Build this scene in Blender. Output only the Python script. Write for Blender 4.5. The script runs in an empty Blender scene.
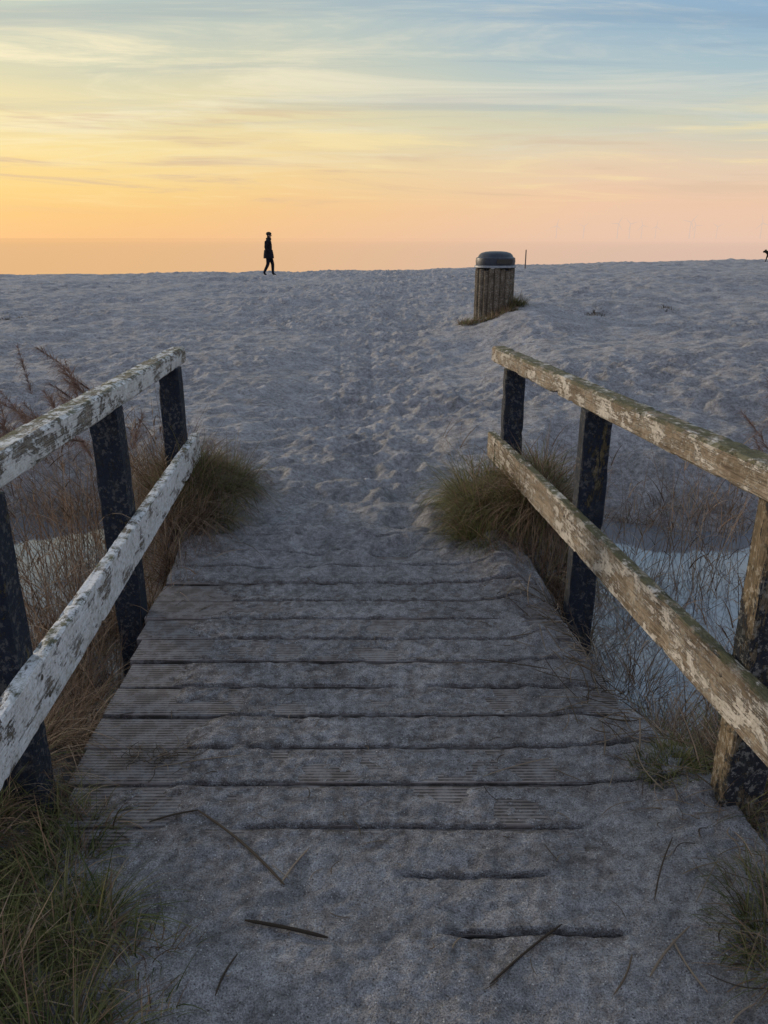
import bpy, math, random
import numpy as np
from mathutils import Vector, Matrix
rng = np.random.default_rng(7)
random.seed(7)
scene = bpy.context.scene
scene.view_settings.view_transform = 'Standard'
scene.view_settings.look = 'None'
scene.view_settings.exposure = 0

# ------------------------------------------------------------ helpers
def lin(c):
    o = []
    for v in c[:3]:
        v = v/255.0
        o.append(v/12.92 if v <= 0.04045 else ((v+0.055)/1.055)**2.4)
    return (o[0], o[1], o[2], 1.0)

def sm(a, b, x):
    t = np.clip((x-a)/(b-a), 0, 1)
    return t*t*(3-2*t)

def hsh(ix, iy, seed):
    h = (ix.astype(np.int64)*374761393 + iy.astype(np.int64)*668265263 + seed*1442695041) & 0xFFFFFFFF
    h = ((h ^ (h >> 13))*1274126177) & 0xFFFFFFFF
    h = (h ^ (h >> 16))
    return (h & 0xFFFFFF)/float(0xFFFFFF)

def vn(x, y, seed=0):
    ix = np.floor(x); iy = np.floor(y)
    fx = x-ix; fy = y-iy
    fx = fx*fx*fx*(fx*(fx*6-15)+10); fy = fy*fy*fy*(fy*(fy*6-15)+10)
    a = hsh(ix, iy, seed); b = hsh(ix+1, iy, seed)
    c = hsh(ix, iy+1, seed); d = hsh(ix+1, iy+1, seed)
    return (a*(1-fx)+b*fx)*(1-fy)+(c*(1-fx)+d*fx)*fy-0.5

def fbm(x, y, seed=0, octv=4, gain=0.5):
    r = 0; a = 1.0; f = 1.0
    for i in range(octv):
        r = r+a*vn(x*f*0.92+y*f*0.39+i*17.3, y*f*0.92-x*f*0.39-i*9.1, seed+i*13)
        a *= gain; f *= 2.03
    return r

def dimples(x, y, seed, r=0.45, prob=0.7):
    ix = np.floor(x); iy = np.floor(y)
    out = np.zeros_like(x)
    for dx in (-1, 0, 1):
        for dy in (-1, 0, 1):
            cx = ix+dx; cy = iy+dy
            px = cx+hsh(cx, cy, seed); py = cy+hsh(cx, cy, seed+1)
            on = (hsh(cx, cy, seed+2) < prob)
            ang = hsh(cx, cy, seed+3)*math.pi
            ux = (x-px)*np.cos(ang)+(y-py)*np.sin(ang)
            uy = -(x-px)*np.sin(ang)+(y-py)*np.cos(ang)
            d = np.sqrt((ux/1.5)**2+uy**2)/r
            prof = -np.exp(-(d*1.15)**4)+0.5*np.exp(-((d-1.25)/0.35)**2)
            out = out+on*prof*(0.4+0.6*hsh(cx, cy, seed+4))
    return out

def mesh_np(name, verts, quads, mat=None, smooth=True, tris=None):
    me = bpy.data.meshes.new(name)
    nv = len(verts); nq = len(quads); nt = 0 if tris is None else len(tris)
    me.vertices.add(nv)
    me.vertices.foreach_set('co', np.asarray(verts, dtype=np.float32).ravel())
    me.loops.add(nq*4+nt*3)
    idx = np.asarray(quads, dtype=np.int32).ravel()
    if nt: idx = np.concatenate([idx, np.asarray(tris, dtype=np.int32).ravel()])
    me.loops.foreach_set('vertex_index', idx)
    me.polygons.add(nq+nt)
    ls = np.arange(nq)*4
    if nt: ls = np.concatenate([ls, nq*4+np.arange(nt)*3])
    me.polygons.foreach_set('loop_start', ls.astype(np.int32))
    me.update(calc_edges=True)
    me.validate()
    me.polygons.foreach_set('use_smooth', [smooth]*len(me.polygons))
    if mat: me.materials.append(mat)
    ob = bpy.data.objects.new(name, me)
    scene.collection.objects.link(ob)
    return ob

def set_attr(ob, nm, arr):
    a = ob.data.attributes.new(nm, 'FLOAT', 'POINT')
    a.data.foreach_set('value', np.asarray(arr, dtype=np.float32).ravel())

def grid_obj(name, X, Y, Z, mat):
    ny, nx = X.shape
    v = np.stack([X, Y, Z], -1).reshape(-1, 3)
    i = np.arange(ny*nx).reshape(ny, nx)
    q = np.stack([i[:-1, :-1], i[:-1, 1:], i[1:, 1:], i[1:, :-1]], -1).reshape(-1, 4)
    return mesh_np(name, v, q, mat)

def empty(name, loc=(0, 0, 0)):
    e = bpy.data.objects.new(name, None)
    e.location = loc
    scene.collection.objects.link(e)
    return e

def parent(ch, p):
    ch.parent = p
    ch.matrix_parent_inverse = Matrix.Translation(p.location).inverted()

# node DSL
class NT:
    def __init__(s, tree): s.t = tree; s.n = tree.nodes; s.l = tree.links
    def add(s, typ, **kw):
        nd = s.n.new(typ)
        for k, v in kw.items(): setattr(nd, k, v)
        return nd
    def con(s, a, b): s.l.new(a, b)
    def put(s, sock, v):
        if isinstance(v, bpy.types.NodeSocket): s.l.new(v, sock)
        else: sock.default_value = v
    def math(s, op, a, b=0.0, c=0.0, clamp=False):
        m = s.add('ShaderNodeMath', operation=op); m.use_clamp = clamp
        s.put(m.inputs[0], a); s.put(m.inputs[1], b); s.put(m.inputs[2], c)
        return m.outputs[0]
    def mix(s, f, a, b, bt='MIX'):
        m = s.add('ShaderNodeMix', data_type='RGBA', blend_type=bt)
        s.put(m.inputs[0], f); s.put(m.inputs[6], a); s.put(m.inputs[7], b)
        return m.outputs[2]
    def gray(s, v):
        c = s.add('ShaderNodeCombineColor')
        for i in range(3): s.con(v, c.inputs[i])
        return c.outputs[0]
    def noise(s, vec, scale, detail=4, rough=0.5, dist=0.0):
        m = s.add('ShaderNodeTexNoise')
        if vec is not None: s.con(vec, m.inputs['Vector'])
        m.inputs['Scale'].default_value = scale; m.inputs['Detail'].default_value = detail
        m.inputs['Roughness'].default_value = rough; m.inputs['Distortion'].default_value = dist
        return m.outputs['Fac']
    def mapping(s, vec, scale=(1, 1, 1), rot=(0, 0, 0), loc=(0, 0, 0)):
        m = s.add('ShaderNodeMapping')
        s.con(vec, m.inputs[0]); s.put(m.inputs[1], loc)
        m.inputs[2].default_value = rot; m.inputs[3].default_value = scale
        return m.outputs[0]
    def ramp(s, f, stops, interp='LINEAR'):
        r = s.add('ShaderNodeValToRGB'); r.color_ramp.interpolation = interp
        e = r.color_ramp.elements
        while len(e) < len(stops): e.new(0.5)
        for i, (p, c) in enumerate(stops):
            e[i].position = p; e[i].color = c if len(c) == 4 else (c[0], c[1], c[2], 1)
        s.put(r.inputs[0], f)
        return r.outputs[0]
    def rng(s, f, a, b, c=0.0, d=1.0, smooth=False):
        m = s.add('ShaderNodeMapRange'); m.clamp = True
        if smooth: m.interpolation_type = 'SMOOTHSTEP'
        s.put(m.inputs[0], f); s.put(m.inputs[1], a); s.put(m.inputs[2], b); s.put(m.inputs[3], c); s.put(m.inputs[4], d)
        return m.outputs[0]

def new_mat(name):
    m = bpy.data.materials.new(name); m.use_nodes = True
    t = NT(m.node_tree)
    b = m.node_tree.nodes['Principled BSDF']
    return m, t, b

def bump(t, b, h, strength=0.5, dist=0.01):
    n = t.add('ShaderNodeBump'); n.inputs['Strength'].default_value = strength
    n.inputs['Distance'].default_value = dist
    t.con(h, n.inputs['Height']); t.con(n.outputs[0], b.inputs['Normal'])

# ------------------------------------------------------------ materials
def sand_mat():
    m, t, b = new_mat('grey_sand')
    tc = t.add('ShaderNodeTexCoord').outputs['Object']
    sx = t.add('ShaderNodeSeparateXYZ'); t.con(tc, sx.inputs[0])
    n1 = t.noise(tc, 3.1, 5, 0.75); n2 = t.noise(tc, 26, 4, 0.72); n3 = t.noise(tc, 240, 2, 0.75)
    col = t.ramp(n2, [(0.32, (0.205, 0.194, 0.190)), (0.5, (0.345, 0.332, 0.330)), (0.68, (0.485, 0.470, 0.468))])
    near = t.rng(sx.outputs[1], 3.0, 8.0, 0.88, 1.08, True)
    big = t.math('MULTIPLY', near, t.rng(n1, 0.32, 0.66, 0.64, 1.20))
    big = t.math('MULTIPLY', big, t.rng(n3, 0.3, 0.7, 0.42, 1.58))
    at = t.add('ShaderNodeAttribute'); at.attribute_name = 'thin'
    th = t.math('MULTIPLY', at.outputs['Fac'], t.rng(n2, 0.38, 0.56, 1.0, 0.3))
    col = t.mix(th, col, (0.125, 0.105, 0.094, 1))
    col = t.mix(1.0, col, t.gray(big), 'MULTIPLY')
    v = t.add('ShaderNodeTexVoronoi'); t.con(tc, v.inputs['Vector']); v.inputs['Scale'].default_value = 170
    sc = t.add('ShaderNodeSeparateColor'); t.con(v.outputs['Color'], sc.inputs[0])
    size = t.math('MULTIPLY', sc.outputs[1], 0.42)
    near_c = t.math('LESS_THAN', v.outputs['Distance'], size)
    sp = t.math('MULTIPLY', near_c, t.math('GREATER_THAN', sc.outputs[0], 0.90))
    col = t.mix(t.math('MULTIPLY', sp, 0.7), col, (0.70, 0.68, 0.65, 1))
    sp2 = t.math('MULTIPLY', near_c, t.math('LESS_THAN', sc.outputs[0], 0.16))
    col = t.mix(t.math('MULTIPLY', sp2, 0.75), col, (0.07, 0.058, 0.05, 1))
    t.con(col, b.inputs['Base Color'])
    b.inputs['Roughness'].default_value = 0.92
    b.inputs['Specular IOR Level'].default_value = 0.25
    h = t.math('ADD', t.math('MULTIPLY', n2, 1.6), t.math('MULTIPLY', n3, 0.45))
    bump(t, b, h, 1.0, 0.022)
    return m

def wood_mat(name, woodstops, paint=None, paint_amt=0.5, paint_scale=9, moss=0.0, speck=0.55):
    m, t, b = new_mat(name)
    tc = t.add('ShaderNodeTexCoord').outputs['Object']
    oi = t.add('ShaderNodeObjectInfo')
    cb = t.add('ShaderNodeCombineXYZ')
    t.con(t.math('MULTIPLY', oi.outputs['Random'], 37.0), cb.inputs[0])
    va = t.add('ShaderNodeVectorMath', operation='ADD'); t.con(tc, va.inputs[0]); t.con(cb.outputs[0], va.inputs[1])
    p = va.outputs[0]
    gr = t.noise(t.mapping(p, (3.5, 60, 60)), 1.0, 5, 0.65, 0.6)
    gr2 = t.noise(t.mapping(p, (9, 230, 230)), 1.0, 3, 0.6)
    bl = t.noise(p, 6, 5, 0.7)
    f = t.math('ADD', t.math('MULTIPLY', gr, 0.5), t.math('MULTIPLY', bl, 0.5))
    col = t.ramp(f, woodstops)
    dk = t.rng(gr2, 0.34, 0.5, 0.3, 1.0)
    col = t.mix(0.8, col, t.gray(dk), 'MULTIPLY')
    h = t.math('ADD', gr, t.math('MULTIPLY', gr2, 0.8))
    if paint:
        pn = t.noise(t.mapping(p, (0.55, 1, 1)), paint_scale, 8, 0.78, 0.4)
        pg = t.math('ADD', t.math('MULTIPLY', pn, 0.72), t.math('ADD', t.math('MULTIPLY', gr, 0.14), t.math('MULTIPLY', gr2, 0.14)))
        th = 0.5+(0.5-paint_amt)*0.35
        mk = t.rng(pg, th-0.01, th+0.015)
        fine = t.noise(p, 70, 4, 0.7)
        pc = t.mix(t.rng(fine, 0.35, 0.65), paint[0], paint[1])
        mk = t.math('MULTIPLY', mk, t.rng(fine, 0.30, 0.40, 0.35, 1.0))
        col = t.mix(mk, col, pc)
        h = t.math('ADD', t.math('MULTIPLY', h, t.math('SUBTRACT', 1.0, t.math('MULTIPLY', mk, 0.5))), t.math('MULTIPLY', mk, 0.9))
    if speck > 0:
        ls = t.noise(p, 48, 5, 0.75)
        lk = t.math('MULTIPLY', t.rng(ls, 0.53, 0.57), t.rng(bl, 0.40, 0.55))
        col = t.mix(t.math('MULTIPLY', lk, speck), col, (0.44, 0.42, 0.36, 1))
    if moss > 0:
        geo = t.add('ShaderNodeNewGeometry'); sp = t.add('ShaderNodeSeparateXYZ'); t.con(geo.outputs['Normal'], sp.inputs[0])
        up = t.rng(sp.outputs[2], 0.1, 0.8)
        mn = t.rng(t.noise(p, 16, 6, 0.75), 0.62-0.3*moss, 0.72-0.3*moss)
        mk2 = t.math('MULTIPLY', t.math('ADD', t.math('MULTIPLY', up, 0.82), 0.14), mn)
        mc = t.mix(t.noise(p, 90, 3, 0.6), (0.040, 0.042, 0.018, 1), (0.15, 0.14, 0.07, 1))
        col = t.mix(mk2, col, mc)
    t.con(col, b.inputs['Base Color'])
    b.inputs['Roughness'].default_value = 0.85
    b.inputs['Specular IOR Level'].default_value = 0.25
    bump(t, b, h, 1.0, 0.007)
    return m

def plank_mat():
    m, t, b = new_mat('ribbed_deck_wood')
    tc = t.add('ShaderNodeTexCoord').outputs['Object']
    gr = t.noise(t.mapping(tc, (3, 50, 50)), 1.0, 4, 0.6)
    bl = t.noise(tc, 7, 5, 0.7)
    sp = t.add('ShaderNodeSeparateXYZ'); t.con(tc, sp.inputs[0])
    rib = t.math('SINE', t.math('MULTIPLY', sp.outputs[1], 2*math.pi/0.0135))
    rb = t.rng(rib, -0.7, 0.4)
    col = t.ramp(t.math('ADD', t.math('MULTIPLY', gr, 0.5), t.math('MULTIPLY', bl, 0.5)),
                 [(0.3, (0.09, 0.073, 0.062)), (0.5, (0.18, 0.15, 0.132)), (0.7, (0.28, 0.25, 0.23))])
    col = t.mix(rb, (0.045, 0.038, 0.034, 1), col)
    col = t.mix(t.math('MULTIPLY', t.rng(t.noise(tc, 16, 6, 0.8), 0.45, 0.6), 0.55), col, (0.28, 0.27, 0.27, 1))
    t.con(col, b.inputs['Base Color']); b.inputs['Roughness'].default_value = 0.85
    bump(t, b, t.math('ADD', rb, t.math('MULTIPLY', gr, 0.3)), 0.8, 0.004)
    return m

def blade_mat(name, stops, tip):
    m, t, b = new_mat(name)
    a = t.add('ShaderNodeAttribute'); a.attribute_name = 'rnd'
    a2 = t.add('ShaderNodeAttribute'); a2.attribute_name = 'tt'
    col = t.ramp(a.outputs['Fac'], stops)
    col = t.mix(t.math('MULTIPLY', t.math('POWER', a2.outputs['Fac'], 2.0), 0.5), col, tip)
    t.con(col, b.inputs['Base Color']); b.inputs['Roughness'].default_value = 0.7
    b.inputs['Specular IOR Level'].default_value = 0.25
    tr = t.add('ShaderNodeBsdfTranslucent'); t.con(col, tr.inputs[0])
    ms = t.add('ShaderNodeMixShader'); ms.inputs[0].default_value = 0.25
    t.con(b.outputs[0], ms.inputs[1]); t.con(tr.outputs[0], ms.inputs[2])
    out = [n for n in t.n if n.type == 'OUTPUT_MATERIAL'][0]
    t.con(ms.outputs[0], out.inputs[0])
    return m

def flat_mat(name, c, rough=0.7, c2=None, scale=20, spec=0.4, metallic=0.0, bmp=0.3):
    m, t, b = new_mat(name)
    tc = t.add('ShaderNodeTexCoord').outputs['Object']
    n = t.noise(tc, scale, 4, 0.6)
    c2 = c2 or tuple(x*0.6 for x in c[:3])
    col = t.mix(t.rng(n, 0.3, 0.7), (*c2[:3], 1), (*c[:3], 1))
    t.con(col, b.inputs['Base Color']); b.inputs['Roughness'].default_value = rough
    b.inputs['Specular IOR Level'].default_value = spec; b.inputs['Metallic'].default_value = metallic
    bump(t, b, n, bmp, 0.01)
    return m

M_sand = sand_mat()
brown = [(0.3, (0.085, 0.060, 0.042)), (0.44, (0.215, 0.165, 0.115)), (0.56, (0.35, 0.285, 0.21)), (0.72, (0.52, 0.45, 0.36))]
greyw = [(0.3, (0.07, 0.055, 0.042)), (0.48, (0.20, 0.165, 0.13)), (0.7, (0.36, 0.31, 0.26))]
M_railR = wood_mat('weathered_brown_rail', brown, ((0.42, 0.38, 0.32, 1), (0.60, 0.56, 0.50, 1)), 0.47, 15, moss=0.72)
M_railL = wood_mat('peeling_white_rail', greyw, ((0.54, 0.54, 0.53, 1), (0.74, 0.74, 0.73, 1)), 0.66, 13, moss=0.4, speck=0.7)
M_railLt = wood_mat('peeling_white_cap_rail', greyw, ((0.52, 0.52, 0.50, 1), (0.70, 0.70, 0.67, 1)), 0.57, 11, moss=0.5, speck=0.7)
M_post = wood_mat('dark_painted_post', [(0.3, (0.05, 0.04, 0.022)), (0.5, (0.14, 0.11, 0.055)), (0.7, (0.26, 0.21, 0.12))],
                  ((0.010, 0.014, 0.023, 1), (0.020, 0.027, 0.042, 1)), 0.72, 8, moss=0.3, speck=0.15)
M_postw = wood_mat('bare_wood_post', [(0.3, (0.06, 0.045, 0.028)), (0.5, (0.17, 0.13, 0.08)), (0.7, (0.32, 0.25, 0.165))],
                   ((0.012, 0.015, 0.022, 1), (0.03, 0.034, 0.042, 1)), 0.52, 7, moss=0.4, speck=0.4)
M_plank = plank_mat()
M_beam = flat_mat('dark_beam', (0.07, 0.06, 0.05), 0.9)
M_bolt = flat_mat('bolt_steel', (0.16, 0.14, 0.12), 0.5, metallic=0.7)
M_grass = blade_mat('marram_grass', [(0.0, (0.026, 0.045, 0.011)), (0.35, (0.070, 0.098, 0.024)), (0.65, (0.135, 0.145, 0.045)), (1.0, (0.26, 0.23, 0.10))], (0.24, 0.22, 0.09, 1))
M_dry = blade_mat('dry_grass', [(0.0, (0.045, 0.028, 0.018)), (0.4, (0.14, 0.086, 0.054)), (0.75, (0.27, 0.18, 0.115)), (1.0, (0.46, 0.34, 0.23))], (0.26, 0.17, 0.11, 1))
M_plume = blade_mat('reed_plume', [(0.0, (0.08, 0.042, 0.030)), (0.5, (0.18, 0.10, 0.07)), (1.0, (0.30, 0.19, 0.135))], (0.26, 0.16, 0.115, 1))
M_straw = blade_mat('straw', [(0.0, (0.05, 0.036, 0.026)), (0.5, (0.17, 0.125, 0.085)), (1.0, (0.36, 0.28, 0.20))], (0.2, 0.15, 0.1, 1))

# ------------------------------------------------------------ terrain
YK = [1.37+0.178*k for k in range(-3, 15)]
def xl(y): return -0.93-0.073*(y-1.79)
def xr(y): return 0.77-0.10*(y-2.9)
def far_profile(x):
    return np.interp(x, [-150, -18, -5, 0, 5.4, 18, 150], [-0.5, -0.10, 0.03, 0.12, 0.22, 0.50, 1.0])

def micro(x, y):
    m = 0.06*fbm(x*0.7, y*0.9, 3, 4)+0.032*fbm(x*4.2, y*4.2, 11, 3)
    rd = fbm(x*9, y*9, 17, 3)
    act = np.clip(0.75+1.4*fbm(x*0.45, y*0.6, 33, 2), 0.3, 1.3)
    path = np.exp(-((x+0.25-0.02*y)/(0.55+0.035*np.clip(y, 0, 40)))**2)
    act = np.maximum(act, path*1.1)
    m = m+act*(0.014*(1-np.abs(rd)*3.0)+0.015*fbm(x*21, y*21, 21, 2))
    fp = dimples(x*2.6, y*2.6, 40, 0.34, 0.75)*0.040+dimples(x*4.6+7, y*4.6, 60, 0.38, 0.65)*0.024
    fp = fp+dimples(x*1.5+3, y*1.5+9, 80, 0.28, 0.5)*0.040
    m = m+fp*act
    for x0, s_ in ((-0.30, -0.055), (-0.08, -0.018)):
        m = m-0.018*np.exp(-((x-(x0+s_*(y-5)))/0.022)**2)*sm(4.6, 5.5, y)*(1-sm(11, 15, y))
    return m

def ground(x, y, det=True):
    x = np.asarray(x, float); y = np.asarray(y, float)
    h = far_profile(x)*sm(5, 30, y)
    xe = 0.35+0.13*(y-4.9)
    h = h+0.22*sm(xe, xe+1.2, x)*sm(4.6, 8, y)*(1-0.6*sm(16, 34, y))
    h = h+0.25*np.exp(-(((x-2.05)/0.85)**2+((y-14.1)/1.5)**2))
    h = h+0.16*fbm(x*0.35, y*0.45, 5, 3)*sm(6, 12, y)
    xc = np.clip(-0.1-0.085*(y-2.9), -0.3, 0.1)
    d = np.abs(x-xc)+0.14*vn(x*2.3, y*2.3, 9)
    h = h-0.07*np.exp(-((x+0.25-0.02*y)/(0.6+0.03*np.clip(y, 0, 40)))**2)*sm(5, 7, y)*(1-sm(22, 32, y))
    yb = 3.35+(5.1-3.35)*sm(0.95, 1.75, d)+0.5*vn(x*1.3, y*0.5, 19)*sm(1.0, 1.6, d)
    yn = 1.95+0.25*vn(x*2.0, y*0.3, 29)
    ch = sm(yn, yn+0.8, y)*(1-sm(yb-0.5, yb+0.45+0.5*sm(1.0, 1.8, d), y))
    h = h-0.68*ch
    foot = sm(0.9, 1.0, y)*(1-sm(3.55, 3.85, y))*(1-sm(0.0, 0.10, x-xr(y)))*(1-sm(0.0, 0.10, xl(y)-x))
    h = h+0.05*sm(0.55, 1.0, d)*sm(3.7, 4.3, y)*(1-sm(8, 14, y))
    mi = micro(x, y)
    h = h+mi*(1-0.5*ch)*(1-foot)*(0.75+0.25*sm(3, 6, y))
    h = h*(1-foot)+foot*np.minimum(h, -0.16)
    h = h+0.07*sm(0.85, 1.2, d)*(1-sm(1.8, 2.1, y))*sm(-3, 0.5, y)*(x < 0)
    h = h-0.05*sm(0.85, 1.05, x)*sm(1.45, 1.75, y)*(1-sm(2.2, 2.4, y))
    h = h+0.22*np.exp(-(((x-0.80)/0.30)**2+((y-4.10)/0.50)**2))+0.16*np.exp(-(((x+1.10)/0.25)**2+((y-4.35)/0.5)**2))
    h = h-2.2*sm(36.5, 62, y)-1.5*sm(62, 200, y)
    return h

def graded(lo, hi, c0, base, k):
    pts = [c0]; v = c0
    while v < hi:
        v += max(base, k*abs(v-c0)); pts.append(v)
    neg = []; v = c0
    while v > lo:
        v -= max(base, k*1.0*abs(v-c0)); neg.append(v)
    return np.array(neg[::-1]+pts)
xs = graded(-150, 150, 0.0, 0.018, 0.012)
ys = [1.0]
while ys[-1] < 42: ys.append(ys[-1]+max(0.016, 0.0038*ys[-1]))
while ys[-1] < 240: ys.append(ys[-1]+max(0.5, 0.03*ys[-1]))
yneg = [1.0]
while yneg[-1] > -60: yneg.append(yneg[-1]-max(0.04, 0.08*abs(yneg[-1]-1.0)))
ys = np.array(yneg[::-1][:-1]+ys)
GX, GY = np.meshgrid(xs, ys)
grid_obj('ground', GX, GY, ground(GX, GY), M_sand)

# sand lying on the deck
NXD = 230
sx_ = np.linspace(0, 1, NXD)
sy_ = np.arange(0.80, 4.45, 0.0028)
U, SY = np.meshgrid(sx_, sy_)
L = xl(SY); R = xr(SY)+0.12
SX = L+(R-L)*U
dl = SX-xl(SY); dr = xr(SY)-SX
nz = fbm(SX*6, SY*6, 75, 4)
rough_ = 0.003*fbm(SX*3, SY*3, 71, 3)+0.006*fbm(SX*11, SY*11, 72, 3)+0.006*fbm(SX*38, SY*38, 73, 3)
cov = 0.0065+rough_
farb = sm(3.20, 3.8, SY)
cov += 0.014*(1-sm(1.25, 1.75, SY))
cov += dimples(SX*5.0, SY*5.0, 90, 0.36, 0.6)*0.006
cov = cov*(1-farb)+farb*(0.045+micro(SX, SY)*0.75)
cov -= 0.034*(1-sm(0.02, 0.40, dl+0.26*nz))*sm(1.55, 1.8, SY)*(1-sm(3.1, 3.5, SY))
cov -= 0.034*(1-sm(0.0, 0.16, dr+0.16*nz))*sm(2.2, 2.5, SY)*(1-sm(3.1, 3.5, SY))
cov += (0.035+0.04*fbm(SX*7, SY*7, 76, 3)+0.02*fbm(SX*25, SY*25, 74, 2))*np.exp(-((dr-0.02)/0.18)**2)*(1-sm(2.1, 2.45, SY))
cov += (0.03+0.05*fbm(SX*9, SY*9, 78, 3))*np.exp(-((dr-0.12)/0.12)**2)*sm(2.3, 2.7, SY)
thin = 0.85*np.exp(-np.clip(cov, 0, 1)/0.007)*(1-farb)
for ki, yk in enumerate(YK):
    wob = 0.0008*vn(SX*3, SX*0+yk*7, 77)
    dy = SY-yk-wob
    if yk < 1.3: s = 0.0*SX
    elif yk < 1.45: s = sm(0.12, 0.2, SX)*(1-sm(0.50, 0.60, SX))
    elif yk < 1.6: s = sm(0.02, 0.08, SX)*(1-sm(0.36, 0.46, SX))*0.7
    elif yk < 1.8: s = sm(-0.42, -0.32, SX)*(1-sm(0.50, 0.58, SX))
    else:
        s = sm(-0.03, 0.03, dr)*np.clip(1.2+2.2*vn(SX*3.2+yk*31, SX*0+yk*5, 79)+1.2*vn(SX*15, SX*0+yk*9, 80), 0.0, 1)*(1-0.8*farb)
    wv = 0.0066*(0.85+0.5*(vn(SX*18, SX*0+yk*3, 81)+0.5))
    cov -= 0.055*s*np.exp(-(dy/wv)**4)+0.004*s*np.exp(-((dy+0.006)/0.012)**2)
    cov += 0.004*(1-farb)*math.sin(yk*91)*np.exp(-((dy-0.06)/0.05)**2)
    w1 = 0.014+0.07*np.clip(vn(SX*2.1+ki*3, SX*0+ki*7.7, 83)+0.3, 0, 1)
    thin = np.maximum(thin, 0.9*s*np.exp(-((dy+0.006)/w1)**2)*np.where(dy < 0, 1.0, 0.7))
thin = np.clip(thin+0.3*(1-sm(0.3, 0.8, dl))*(1-farb)*sm(1.5, 1.8, SY), 0, 1)*(1-farb)*sm(0.02, 0.12, dr+0.05)
SZ = np.where(SY > 3.8, cov-0.16*sm(3.9, 4.3, SY), cov)
SZ = SZ-0.15*(1-sm(0.82, 0.95, SY))
SZ = SZ-0.14*sm(0.0, 0.10, -dr+0.05*nz)*sm(2.0, 2.3, SY)
SZ = SZ-0.02*(1-sm(0.0, 0.03, dl))
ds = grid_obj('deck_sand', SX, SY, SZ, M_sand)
set_attr(ds, 'thin', thin)
def surf(x, y):
    iy = int(round((y-0.80)/0.0028)); u = (x-xl(y))/(xr(y)+0.12-xl(y))
    if 0 <= iy < SZ.shape[0] and 0 <= u <= 1:
        i = int(round(u*(NXD-1)))
        return max(float(SZ[max(0, iy-4):iy+5, max(0, i-1):i+2].max()), 0.0 if u < 0.93 else -1.0)
    return float(ground(np.array([x]), np.array([y]))[0])

# ------------------------------------------------------------ boards
def board(name, p0, p1, w, h, mat, par=None, seed=0, upv=(0, 0, 1), rough=0.0012, chip=0.004, bev=0.006, step=0.02):
    p0 = Vector(p0); p1 = Vector(p1); Lh = (p1-p0).length
    ex = (p1-p0).normalized(); uv = Vector(upv)
    ey = uv.cross(ex).normalized(); ez = ex.cross(ey)
    mid = (p0+p1)/2
    nl = max(3, int(Lh/step))
    prof = []
    def side(a, bb, n): return [(a[0]+(bb[0]-a[0])*i/n, a[1]+(bb[1]-a[1])*i/n) for i in range(n+1)]
    W = w/2; H = h/2; c = bev
    ns = 3
    prof += side((-W+c, -H), (W-c, -H), ns)+side((W, -H+c), (W, H-c), ns)+side((W-c, H), (-W+c, H), ns)+side((-W, H-c), (-W, -H+c), ns)
    prof = np.array(prof); n = len(prof)
    T = np.linspace(-Lh/2, Lh/2, nl+1)
    P = np.zeros((nl+1, n, 3)); P[:, :, 0] = T[:, None]
    PI = np.arange(n)[None, :]*np.ones((nl+1, 1)); TT = T[:, None]*np.ones((1, n))
    nn = fbm(TT*9+seed*3.1, PI*0.9+seed*11, seed, 3)
    isc = (np.arange(n) % (ns+1) == 0) | (np.arange(n) % (ns+1) == ns)
    ch = np.clip(fbm(TT*13+seed, (PI//(ns+1))*5.3+seed*2, seed+5, 3)-0.25, 0, 1)*chip*6*isc[None, :]
    ln = np.sqrt((prof**2).sum(1))[None, :]
    sc = 1+(nn*rough*2-ch)/ln
    bow = 0.003*np.sin(T*1.3+seed)
    P[:, :, 1] = prof[None, :, 0]*sc+bow[:, None]
    P[:, :, 2] = prof[None, :, 1]*sc+bow[::-1, None]
    P[0, :, 0] += rough*2*nn[0]; P[-1, :, 0] += rough*2*nn[-1]
    v = P.reshape(-1, 3)
    i = np.arange((nl+1)*n).reshape(nl+1, n)
    j = np.roll(i, -1, axis=1)
    q = np.stack([i[:-1], j[:-1], j[1:], i[1:]], -1).reshape(-1, 4)[:, ::-1]
    v = np.vstack([v, [[-Lh/2, 0, 0], [Lh/2, 0, 0]]])
    a = (nl+1)*n
    t1 = [(a, i[0, m], i[0, (m+1) % n]) for m in range(n)]
    t2 = [(a+1, i[-1, (m+1) % n], i[-1, m]) for m in range(n)]
    ob = mesh_np(name, v, q, mat, True, np.array(t1+t2))
    M = Matrix((ex, ey, ez)).transposed().to_4x4(); M.translation = mid
    ob.matrix_world = M
    ob.data.set_sharp_from_angle(angle=math.radians(35))
    if par:
        ob.parent = par; ob.matrix_parent_inverse = Matrix.Translation(par.location).inverted()
    return ob

deck = empty('wooden_footbridge', (-0.1, 2.5, 0))
for k, yk in enumerate(YK[:-2]):
    y0 = yk+0.006; y1 = YK[k+1]-0.006; yc = (y0+y1)/2
    j = 0.014*math.sin(k*5.1)
    board(f'plank_{k+1}', (xl(yc)+j, yc, -0.018+0.003*math.sin(k*3.3)), (xr(yc)+0.8*j, yc, -0.018+0.003*math.cos(k*2.3)), y1-y0, 0.036, M_plank, deck, k+3, step=0.06, bev=0.004, chip=0.002)
for nm, off in (('beam_1', -0.72), ('beam_2', -0.10), ('beam_3', 0.55)):
    board(nm, (off+0.05, 0.9, -0.115), (off-0.2, 3.9, -0.115), 0.10, 0.15, M_beam, deck, 9)

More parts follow.
